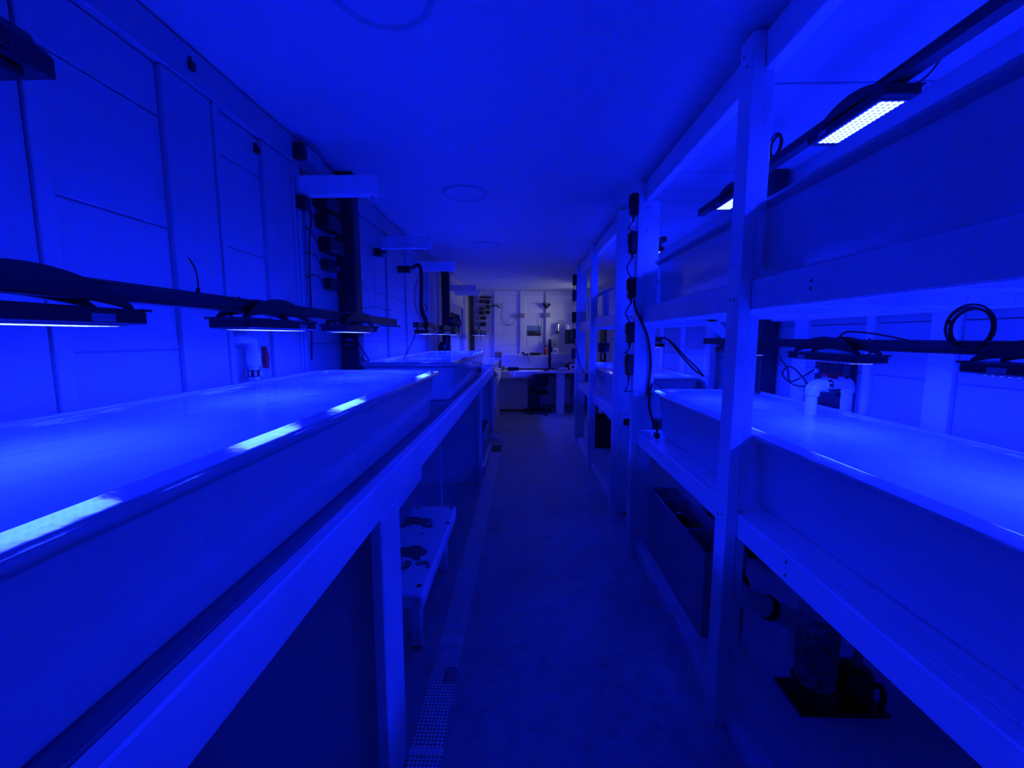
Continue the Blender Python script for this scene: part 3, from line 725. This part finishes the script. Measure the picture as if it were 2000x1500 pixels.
MB().box(.785, .812, 2.30, 2.345, .818, .85, .004).tube([(.80, 2.32, .84), (.797, 2.315, .92)], .006, 6).build('plug', BLACK, label='black plug resting on the lower ledge of the near rack', cat='plug')
# leads from the far rack's lower light rail
cable([(1.10, 3.21, 1.41), (1.16, 3.19, 1.39), (1.27, 3.15, 1.25), (1.35, 3.13, 1.16), (1.43, 3.13, 1.106)], .007, 'first black cable slanting from the far lower rail to the tank rim', 'cables slanting between the racks')
cable([(1.10, 3.23, 1.41), (1.18, 3.21, 1.385), (1.30, 3.17, 1.25), (1.37, 3.15, 1.18), (1.435, 3.15, 1.106)], .006, 'second black cable slanting from the far lower rail to the tank rim', 'cables slanting between the racks')
cable([(.79, 2.545, 1.19), (.86, 2.57, 1.12), (.95, 2.60, 1.06), (1.02, 2.55, 1.0), (1.05, 2.53, .82)], .003, 'thin black lead falling behind the lower tank end')
# return pipe over the rear rim of the lower tank
t = thing('return_pipe', (1.35, 1.70, 1.05), 'white pipe elbow returning water over the rear rim of the lower right tank', 'pipe')
MB().tube([(1.462, 1.80, .85), (1.462, 1.80, 1.19)], .022, 14).build('riser', PVC, t, smooth=True)
MB().tube(bez([(1.462, 1.80, 1.17), (1.458, 1.798, 1.20), (1.44, 1.789, 1.213), (1.40, 1.768, 1.215)], 4), .027, 14).build('elbow', PVC, t, smooth=True)
MB().tube([(1.40, 1.768, 1.215), (1.30, 1.715, 1.215)], .024, 14).build('valve_body', PVC, t, smooth=True)
n_ = MB().tube([(1.302, 1.716, 1.215), (1.282, 1.705, 1.215)], .030, 14).build('union_nut', BLACK, t, smooth=True)
for k in range(9):
    a = 2 * math.pi * k / 9
    MB().box(1.284, 1.300, 1.71 + .030 * math.cos(a) - .003, 1.71 + .030 * math.cos(a) + .003, 1.215 + .030 * math.sin(a) - .003, 1.215 + .030 * math.sin(a) + .003).build('nut_rib', PVC, n_)
MB().tube(bez([(1.285, 1.70, 1.215), (1.255, 1.70, 1.213), (1.238, 1.70, 1.20), (1.234, 1.70, 1.17)], 4), .027, 14).build('elbow', PVC, t, smooth=True)
MB().tube([(1.234, 1.70, 1.18), (1.234, 1.70, 1.0)], .021, 14).build('down_pipe', PVC, t, smooth=True)
MB().box(1.31, 1.385, 1.725, 1.755, 1.247, 1.262, .004).box(1.34, 1.36, 1.73, 1.75, 1.235, 1.25).build('valve_handle', RED, t)
# controller panel on the right wall
t = thing('control_panel', (1.48, 1.88, 1.08), 'dark control box on the right wall behind the white pipe elbow', 'control box')
MB().box(1.455, 1.4915, 1.79, 2.0, 1.08, 1.325, .004).build('case', STEEL, t)
MB().box(1.452, 1.456, 1.83, 1.96, 1.25, 1.31, .001).build('display', BLACK, t)
MB().box(1.44, 1.456, 1.97, 1.99, 1.24, 1.262, .002).build('label_tag', PAPER, t)
for i, pts in enumerate(([(1.445, 1.98, 1.26), (1.40, 2.0, 1.22), (1.38, 2.06, 1.19), (1.40, 2.12, 1.25), (1.38, 2.16, 1.31)], [(1.44, 1.95, 1.18), (1.40, 2.05, 1.17), (1.39, 2.14, 1.22), (1.42, 2.12, 1.26), (1.44, 2.02, 1.18), (1.45, 2.0, 1.08)])):
    cable(pts, .004, ('black cable looping left of the dark control box', 'black cable twisting below the dark control box')[i])
cable([(1.45, 1.80, 1.22), (1.42, 1.76, 1.24), (1.43, 1.80, 1.19), (1.45, 1.84, 1.15)], .006, 'short black hose right of the dark control box')
# leads clipped along rails
cable([(XRB - .02, 1.38, 1.42), (XRB - .02, 1.35, 1.435), (XRB - .02, 1.25, 1.428), (XRB - .02, 1.12, 1.405)], .003, 'black lead arching over the lower right lamp')
cable([(XRB + .03, 1.26, 2.143), (XRB + .035, 1.22, 2.15), (XRB + .03, 1.17, 2.178), (XRB + .018, 1.13, 2.19), (XRB + .018, 1.08, 2.19)], .003, 'thin lead rising from the glaring lamp to its rail')
# sump and reactor on the bottom shelf
t = thing('sump_box', (.89, 2.05, .069), 'grey open sump box with dividers on the bottom shelf of the near rack', 'sump')
X0, X1, Y0, Y1, Z0, Z1 = .805, .99, 1.67, 2.44, .0695, .47
MB().box(X0, X0 + .012, Y0, Y1, Z0, Z1, .002).build('side_wall', SUMP, t)
MB().box(X1 - .012, X1, Y0, Y1, Z0, Z1, .002).build('side_wall', SUMP, t)
for y in (Y0, Y1 - .012):
    MB().box(X0 + .0125, X1 - .0125, y, y + .012, Z0, Z1, .002).build('end_wall', SUMP, t)
for y in (1.90, 2.26):
    MB().box(X0 + .0125, X1 - .0125, y, y + .012, Z0, Z1 - .004, .002).build('divider', SUMP, t)
MB().box(X0 + .0125, X1 - .0125, Y0 + .0125, Y1 - .0125, Z0, Z0 + .01).build('bottom', SUMP, t)
t = thing('return_pump', (.90, 2.08, .08), 'black pump with a ribbed neck inside the grey sump box', 'pump')
MB().lathe((.89, 2.14, .08), [(.05, 0), (.055, .01), (.055, .2), (.03, .24)], 14).build('motor', BLACK, t, smooth=True)
MB().lathe((.89, 2.14, .31), [(.026, 0), (.026, .10), (.034, .102), (.034, .125), (.03, .128)], 14).build('neck', BLACKM, t, smooth=True)
MB().lathe((.89, 2.14, .30), [(.036, 0), (.036, .014)], 14).build('collar', PVC, t, smooth=True)
MB().tube(bez([(.91, 2.12, .42), (.93, 2.04, .40), (.94, 1.98, .36), (.95, 1.93, .30)], 5), .02, 10).build('hose', RUBBER, t, smooth=True)
t = thing('waste_pipe', (1.0, 1.6, .07), 'thick white pipe elbow coming out of the sump box', 'pipe')
MB().tube([(.93, 1.6695, .345), (.93, 1.635, .345)], .058, 16).build('bulkhead_nut', BLACK, t, smooth=True)
MB().tube(bez([(.93, 1.65, .340), (.932, 1.62, .330), (.96, 1.60, .312), (1.04, 1.59, .278)], 5), .043, 16).build('elbow', PVC, t, smooth=True)
MB().tube([(1.035, 1.591, .28), (1.058, 1.588, .27)], .05, 16).build('union_nut', BLACK, t, smooth=True)
MB().tube([(1.05, 1.588, .274), (1.20, 1.575, .205)], .043, 16).build('straight', PVC, t, smooth=True)
MB().box(1.14, 1.19, 1.56, 1.60, .0685, .18, .003).build('pipe_support', WOODP, t)
t = thing('media_reactor', (1.13, 1.38, .069), 'clear media reactor filled with grit on a black base plate', 'reactor')
MB().box(.995, 1.31, 1.30, 1.455, .0685, .082, .003).build('base_plate', BLACK, t)
MB().lathe((1.095, 1.38, .082), [(.074, 0), (.074, .055), (.066, .06)], 20).build('base_ring', BLACKM, t, smooth=True)
MB().lathe((1.095, 1.38, .142), [(.064, 0), (.064, .36)], 20).build('media_column', MEDIA, t, smooth=True)
MB().lathe((1.095, 1.38, .502), [(.072, 0), (.072, .03), (.06, .04)], 20).build('cap', BLACK, t, smooth=True)
MB().lathe((1.24, 1.38, .082), [(.05, 0), (.056, .01), (.056, .10), (.048, .115), (.02, .125)], 18).build('pump_motor', BLACK, t, smooth=True)
MB().tube(bez([(1.24, 1.38, .2), (1.245, 1.378, .27), (1.215, 1.38, .34), (1.16, 1.38, .37)], 5), .014, 10).build('hose', PVCG, t, smooth=True)
MB().tube(bez([(1.28, 1.35, .15), (1.30, 1.335, .16), (1.305, 1.33, .12), (1.30, 1.33, .085)], 5), .01, 8).build('fitting', BLACK, t, smooth=True)
# fittings on the far right rack
MB().lathe((.745, 3.66, 1.27), [(.01, 0), (.05, .01), (.055, .05), (.05, .09), (.01, .1)], 14).build('wave_pump', BLACK, smooth=True, label='round black pump hanging over the lower far right tank', cat='pump')
fitting((1.02, 4.6, .50), 'y', .035, 'black nut with white pipe end under the far right rack', .2)
for i, z in enumerate((2.22, 2.02, 1.74, 1.52, 1.26)):
    t = thing('inline_adapter', (.675, 5.27, z - .14), ['topmost', 'second', 'third', 'fourth', 'lowest'][i] + ' black adapter on the last post of the far rack', 'adapter', 'black adapters on the far rack post')
    MB().box(.648, .7003, 5.245, 5.30, z - .14, z, .008).build('case', BLACK, t)
    MB().tube(bez([(.675, 5.27, z - .14), (.66, 5.265, z - .18), (.675, 5.27, z - .2)], 4), .004, 5).build('lead', RUBBER, t, smooth=True)
cable([(.685, 5.235, 1.36), (.72, 5.23, 1.2), (.755, 5.2, 1.05), (.80, 5.15, .95)], .005, 'black cable slanting across the last post of the far rack')
t = thing('storage_crate', (1.1, 4.5, .07), 'dark crate on the bottom shelf of the far right rack', 'crate')
MB().box(.9, 1.3, 4.72, 4.74, .07, .42).build('front_wall', STEEL, t)
MB().box(.9, 1.3, 5.08, 5.10, .07, .42).build('back_wall', STEEL, t)
MB().box(.88, .9, 4.72, 5.10, .07, .42).build('side_wall', STEEL, t)
MB().box(1.3, 1.32, 4.72, 5.10, .07, .42).build('side_wall', STEEL, t)

# ------------------------------------------------------------------ work bench at the far wall
def bx(px): return (px - 1021) / 770.0
wbn = thing('work_bench', (.5, 7.5, 0), 'white work bench across the far wall', 'bench')
MB().box(-.42, XR - .01, 7.1, YB - .055, .755, .79, .004).build('worktop', WOOD, wbn)
MB().box(-.42, .20, 7.10, 7.125, .66, .754, .003).build('apron', WOOD, wbn)
MB().box(.62, .765, 7.15, 7.25, 0, .754, .004).build('leg', WOOD, wbn)
MB().box(1.40, 1.47, 7.15, 7.25, 0, .754, .004).build('leg', WOOD, wbn)
c = thing('base_cabinet', (-.18, 7.6, 0), 'plain pale cabinet under the left end of the work bench', 'cabinet')
MB().box(-.46, .10, 7.45, 8.1, .03, .66, .003).build('carcass', WOODP, c)
MB().box(-.455, .095, 7.43, 7.4495, .05, .655, .003).build('door', WOODP, c)
MB().box(-.44, .08, 7.47, 8.08, 0, .03).build('plinth', BLACK, c)
MB().box(.35, .95, 7.9, 7.92, .05, .6).build('loose_board', WOODP, label='dark panel standing behind the swivel chair under the bench', cat='panel')
# swivel chair, its back to the viewer
t = thing('swivel_chair', (.27, 7.15, 0), 'black swivel chair pushed up to the work bench', 'chair')
m = MB(); rings = []
for zz_, ww in ((.505, .10), (.515, .145), (.55, .17), (.60, .18), (.66, .18), (.70, .165), (.725, .13), (.73, .09)):
    cy_ = 6.99 + .02 * math.sin((zz_ - .5) * 8)
    rings.append([(.285 + ww * math.cos(a) , cy_ + .022 * math.sin(a) + .03 * (abs(math.cos(a)) ** 2), zz_) for a in [2 * math.pi * k / 16 for k in range(16)]])
m.quadgrid(rings, cap0=True, cap1=True).build('backrest', RUBBER, t, smooth=True)
MB().box(.105, .465, 7.03, 7.40, .375, .435, .02).build('seat', RUBBER, t)
MB().tube(bez([(.285, 7.0, .52), (.285, 6.99, .42), (.285, 7.03, .37), (.285, 7.15, .365)], 4), .02, 8).build('back_bar', BLACKM, t, smooth=True)
MB().lathe((.285, 7.2, .06), [(.03, 0), (.03, .12), (.018, .13), (.018, .315)], 12).build('gas_column', BLACKM, t, smooth=True)
for k in range(5):
    a = 2 * math.pi * k / 5 + .3
    MB().tube([(.285, 7.2, .085), (.285 + .25 * math.cos(a), 7.2 + .25 * math.sin(a), .062)], [.026, .016], 8).build('base_arm', BLACKM, t, smooth=True)
    MB().tube([(.285 + .245 * math.cos(a) - .02, 7.2 + .245 * math.sin(a), .027), (.285 + .245 * math.cos(a) + .02, 7.2 + .245 * math.sin(a), .027)], .027, 10).build('castor', BLACK, t, smooth=True)
MB().box(-.10, .34, 6.98, 7.02, 0, .015, .003).build('floor_strip', PVC, label='white strip lying on the floor before the swivel chair', cat='strip')
MB().box(.42, .60, 7.0, 7.12, 0, .004, .001).build('floor_sheet', PAPER, label='pale sheet on the floor by the bench leg', cat='sheet')
# cloth hanging over the bench edge
m = MB(); rows = []
for i in range(12):
    u = i / 11
    for_y = 7.55 - .46 * min(u / .6, 1.0); z = .794 if u < .6 else .794 - .115 * (u - .6) / .4
    if u >= .6: for_y = 7.085
    row = []
    for j in range(17):
        v = j / 16; x = -.16 + .50 * v
        zz_ = z
        if u > .6: zz_ = .794 - (.794 - z) * (1 - .55 * max(0, min(1, (v - .45) / .3)))
        row.append((x, for_y - (.004 * math.sin(v * 20) if u > .6 else 0), zz_ + .0015 * math.sin(v * 14 + u * 9)))
    rows.append(row)
m.quadgrid(rows, closed=False)
clo = m.build('work_cloth', PAPER, smooth=True, label='pale cloth hanging over the front edge of the work bench', cat='cloth')
sm = clo.modifiers.new('thickness', 'SOLIDIFY'); sm.thickness = .003; sm.offset = 1
# raised white shelf box on the bench
bs = MB().box(-.42, .50, 7.72, 8.1, .79, 1.045, .004).build('bench_box', WALL, label='long white box along the back of the work bench', cat='box')
MB().box(.56, 1.02, 7.66, 8.0, .79, 1.09, .004).build('storage_box', WALL, label='white storage box at the right end of the work bench', cat='box')
MB().box(.55, .80, 7.52, 7.65, .79, .93, .004).build('grey_box', GREY, label='grey box in front of the white storage box', cat='box')
for x0, x1, y, lab in ((-.35, .62, 7.45, 'first'), (-.30, .52, 7.33, 'second')):
    MB().tube([(x0, y, .806), (x1, y + .06, .806)], .010, 8).build('black_rod', BLACKM, label=lab + ' long black rod lying along the work bench', cat='rod', group='rods on the work bench')
MB().box(-.27, -.07, 7.16, 7.26, .79, .86, .004).build('black_case', BLACK, label='small black case near the front edge of the work bench', cat='case')
MB().box(-.40, -.33, 7.3, 7.5, .79, .86, .004).build('small_box', GREY, label='small grey box at the left end of the work bench', cat='box')
t = thing('tape_reel', (.95, 7.3, .79), 'white reel with a red band on the right of the work bench', 'reel')
MB().tube([(.93, 7.30, .855), (.93, 7.36, .855)], .065, 18).build('drum', PVC, t, smooth=True)
MB().tube([(.93, 7.298, .855), (.93, 7.2995, .855)], .025, 12).build('hub', BLACK, t, smooth=True)
MB().box(.84, .98, 7.30, 7.36, .922, .945, .006).build('band', RED, t)
for i, (x, y, a_, b_, z_, mm, l) in enumerate(((.60, 7.2, .22, .14, .02, GREY, 'grey folder lying on the work bench'), (.68, 7.32, .16, .12, .05, PAPER, 'stack of papers on the work bench'), (.80, 7.38, .08, .1, .11, BLACK, 'black bottle shaped block beside the white reel'), (.38, 7.2, .1, .05, .025, BLACK, 'small black tool on the middle of the bench'), (.92, 7.15, .16, .06, .02, GREY, 'flat grey tool before the white reel'))):
    MB().box(x, x + a_, y, y + b_, .79, .79 + z_, .006).build('bench_item', mm, label=l, cat='item', group='odds and ends on the work bench')
for i, (x, hgt, r, mm, l) in enumerate(((-.30, .06, .022, PVC, 'first small white jar on the long bench box'), (-.22, .075, .02, PVC, 'second small white jar on the long bench box'), (-.15, .06, .025, PVC, 'third small white jar on the long bench box'), (-.08, .05, .02, PVC, 'fourth small white jar on the long bench box'))):
    j = thing('jar', (x, 7.85, 1.045), l, 'jar', 'small jars on the bench box')
    MB().lathe((x, 7.85, 1.0455), [(r * .95, 0), (r, .004), (r, hgt * .7), (r * .6, hgt * .82)], 12).build('body', mm, j, smooth=True)
    MB().lathe((x, 7.85, 1.0455 + hgt * .8), [(r * .65, 0), (r * .65, hgt * .2)], 12).build('lid', GREY, j, smooth=True)
MB().box(-.56, -.425, 7.9, 8.1, .79, 1.105, .003).build('brown_carton', CARD, label='brown carton at the left end of the long bench box', cat='carton')
MB().box(.0, .12, 7.82, 7.90, 1.0455, 1.075, .006).box(-.02, .03, 7.83, 7.89, 1.075, 1.11, .006).build('hand_tool', BLACK, label='black hand tool lying on the long bench box', cat='tool')
t = thing('cable_coil', (.25, 7.85, 1.05), 'black cable coil lying on the long bench box', 'cable')
for k in range(4):
    MB().tube([(.25 + .11 * math.cos(a), 7.88 + .05 * math.sin(a), 1.053 + .012 * k) for a in [2 * math.pi * q / 20 for q in range(21)]], .007, 6, cap=False).build('loop', RUBBER, t, smooth=True)
cable([(.16, 7.80, 1.06), (.10, 7.72, 1.05), (.12, 7.712, .98), (.15, 7.71, .90)], .004, 'thin black lead hanging over the front of the bench box')
# small bench machine
t = thing('bench_machine', (.64, 8.05, .79), 'small white bench machine with a round blue grey face', 'machine')
MB().box(.53, .585, 8.12, 8.2, .79, 1.36, .004).build('column', BLACK, t)
MB().tube([(.655, 8.06, 1.26), (.655, 8.17, 1.26)], .075, 22).build('head', GREY, t, smooth=True)
MB().tube([(.655, 8.05, 1.26), (.655, 8.0595, 1.26)], .035, 18).build('dial', LABELM, t, smooth=True)
MB().box(.62, .73, 8.05, 8.16, 1.07, 1.185, .01).build('body', PVC, t)
MB().box(.655, .675, 8.042, 8.0495, 1.10, 1.15).build('switch', BLACK, t)
MB().box(.55, .60, 8.1, 8.16, 1.1, 1.2, .004).build('motor', BLACK, t)
# things on the far wall
YW = YB - .052
t = thing('calendar', (.23, YB - .02, 1.2), 'wall calendar with a rocky landscape picture above a white page', 'calendar')
m_, nt_, p_ = nodes('landscape_print')
tc = nt_.nodes.new('ShaderNodeTexCoord'); sp = nt_.nodes.new('ShaderNodeSeparateXYZ'); nz = nt_.nodes.new('ShaderNodeTexNoise'); nz.inputs['Scale'].default_value = 9
nt_.links.new(tc.outputs['Object'], nz.inputs['Vector']); nt_.links.new(tc.outputs['Object'], sp.inputs[0])
mth = nt_.nodes.new('ShaderNodeMath'); mth.operation = 'MULTIPLY_ADD'; mth.inputs[1].default_value = .22; nt_.links.new(nz.outputs['Fac'], mth.inputs[0]); nt_.links.new(sp.outputs['Z'], mth.inputs[2])
cr = nt_.nodes.new('ShaderNodeValToRGB'); cr.color_ramp.interpolation = 'LINEAR'
cr.color_ramp.elements[0].position = .42; cr.color_ramp.elements[0].color = (.05, .035, .035, 1)
cr.color_ramp.elements[1].position = .47; cr.color_ramp.elements[1].color = (.20, .30, .50, 1)
nt_.links.new(mth.outputs[0], cr.inputs[0]); nt_.links.new(cr.outputs[0], p_.inputs['Base Color'])
MB().box(.09, .38, YB - .016, YB - .0125, 1.43, 1.64).build('picture', m_, t)
MB().box(.09, .38, YB - .018, YB - .0125, 1.205, 1.425).build('page', PAPER, t)
def socket(x, z, label):
    s_ = thing('wall_socket', (x, YW, z), label, 'socket', 'grey sockets on the far wall battens')
    MB().box(x - .055, x + .055, YW - .035, YW + .0015, z, z + .095, .006).build('plate', GREY, s_)
    MB().box(x - .03, x + .03, YW - .038, YW - .0352, z + .02, z + .075, .003).build('cover', PVCG, s_)
socket(-.02, 1.80, 'grey socket on the middle batten of the far wall')
socket(.51, 1.81, 'grey socket on the batten right of the calendar')
cable([(-.075, YW - .03, 1.85), (-.16, YW - .03, 1.78), (-.22, YW, 1.68), (-.33, YW, 1.645), (-.43, YW, 1.74), (-.45, YW, 1.88), (-.42, YW, 2.0), (-.47, YW, 2.08), (-.60, YB - .04, 2.10)], .005, 'black cable sagging between the far wall supplies and the socket')
cable([(.46, YW - .03, 1.85), (.40, YW - .02, 1.82), (.385, YW, 1.7), (.40, YW, 1.45), (.45, YW - .02, 1.25), (.44, YW - .05, 1.15)], .005, 'black cable dropping from the right socket past the calendar')
t = thing('camera_bracket', (.48, YW, 2.0), 'black folded clamp hanging on the right batten of the far wall', 'clamp')
MB().prism([(.40, 2.09), (.43, 2.11), (.50, 2.02), (.48, 1.99), (.45, 2.0)], 'y', YW - .05, YW).build('arm', BLACK, t)
MB().prism([(.47, 2.0), (.49, 1.985), (.57, 2.06), (.55, 2.10)], 'y', YW - .05, YW).build('jaw', BLACK, t)
t = thing('red_bottle', (.465, 8.0, 1.045), 'red bottle standing at the right end of the long bench box', 'bottle')
MB().lathe((.455, 8.0, 1.0455), [(.03, 0), (.034, .006), (.034, .12), (.015, .16)], 12).build('body', RED, t, smooth=True)
MB().lathe((.455, 8.0, 1.2), [(.016, 0), (.016, .03), (.006, .04)], 10).build('cap', BLACK, t, smooth=True)
t = thing('steel_cylinder', (.72, YB - .07, 1.48), 'upright shiny steel cylinder with black ends on the far wall', 'cylinder')
MB().lathe((.72, YB - .07, 1.52), [(.036, 0), (.036, .16)], 16).build('tube', CHROME, t, smooth=True)
MB().lathe((.72, YB - .07, 1.485), [(.04, 0), (.04, .036)], 16).build('lower_cap', BLACK, t, smooth=True)
MB().lathe((.72, YB - .07, 1.679), [(.038, 0), (.038, .016)], 16).build('upper_cap', BLACK, t, smooth=True)
MB().box(.70, .74, YB - .034, YB - .0125, 1.5, 1.68).build('wall_clip', GREY, t)
t = thing('water_filter', (1.0, YB - .1, 1.24), 'twin cartridge water filter with clear housings on the far wall', 'water filter')
MB().box(.86, 1.10, YB - .03, YB - .0125, 1.52, 1.70, .004).build('bracket', PVC, t)
for x in (.925, 1.045):
    MB().lathe((x, YB - .095, 1.555), [(.058, 0), (.062, .01), (.062, .06), (.04, .08), (.02, .11)], 18).build('head', PVC, t, smooth=True)
    h_ = MB().lathe((x, YB - .095, 1.27), [(.03, 0), (.048, .012), (.052, .284)], 18).build('housing', HOUSING, t, smooth=True)
    MB().lathe((x, YB - .095, 1.29), [(.03, 0), (.03, .255)], 14).build('cartridge', PAPER, h_, smooth=True)
cable([(.90, YB - .08, 1.66), (.82, YB - .07, 1.73), (.75, YB - .07, 1.75), (.72, YB - .07, 1.69)], .004, 'thin hose from the water filter to the steel cylinder')
# power supplies in the far left corner
pb2 = MB().box(-1.06, -.62, YB - .03, YB - .0125, 1.5, 2.25, .003).build('mounting_board', WALLD, label='pale board behind the supplies in the far left corner', cat='board')
spec = [(-.88, -.66, 2.235, 2.205), (-.90, -.80, 2.16, 2.11), (-.78, -.68, 2.17, 2.09), (-.76, -.68, 2.06, 1.98), (-.90, -.80, 2.0, 1.96), (-.90, -.80, 1.94, 1.87), (-.77, -.68, 1.95, 1.88), (-.88, -.76, 1.83, 1.77), (-.88, -.76, 1.71, 1.63)]
wordy = ['long flat', 'upper left', 'upper right', 'centre right', 'thin middle left', 'middle left', 'middle right', 'lower', 'lowest']
for (x0, x1, z1, z0), wd in zip(spec, wordy):
    supply(x0, x1, YB - .085, YB - .031, z0, z1, f'{wd} black supply on the far left corner board', 'supplies on the far corner board')
cable([(-.66, YB - .06, 2.03), (-.56, YB - .08, 2.06), (-.50, YB - .08, 2.03), (-.46, YB - .07, 2.0)], .012, 'thick black plug lead reaching right from the corner supplies')
cable([(-.90, YB - .05, 1.98), (-.93, YB - .06, 1.8), (-.90, YB - .07, 1.6), (-.86, YB - .09, 1.3)], .005, 'black lead falling left of the corner supplies')
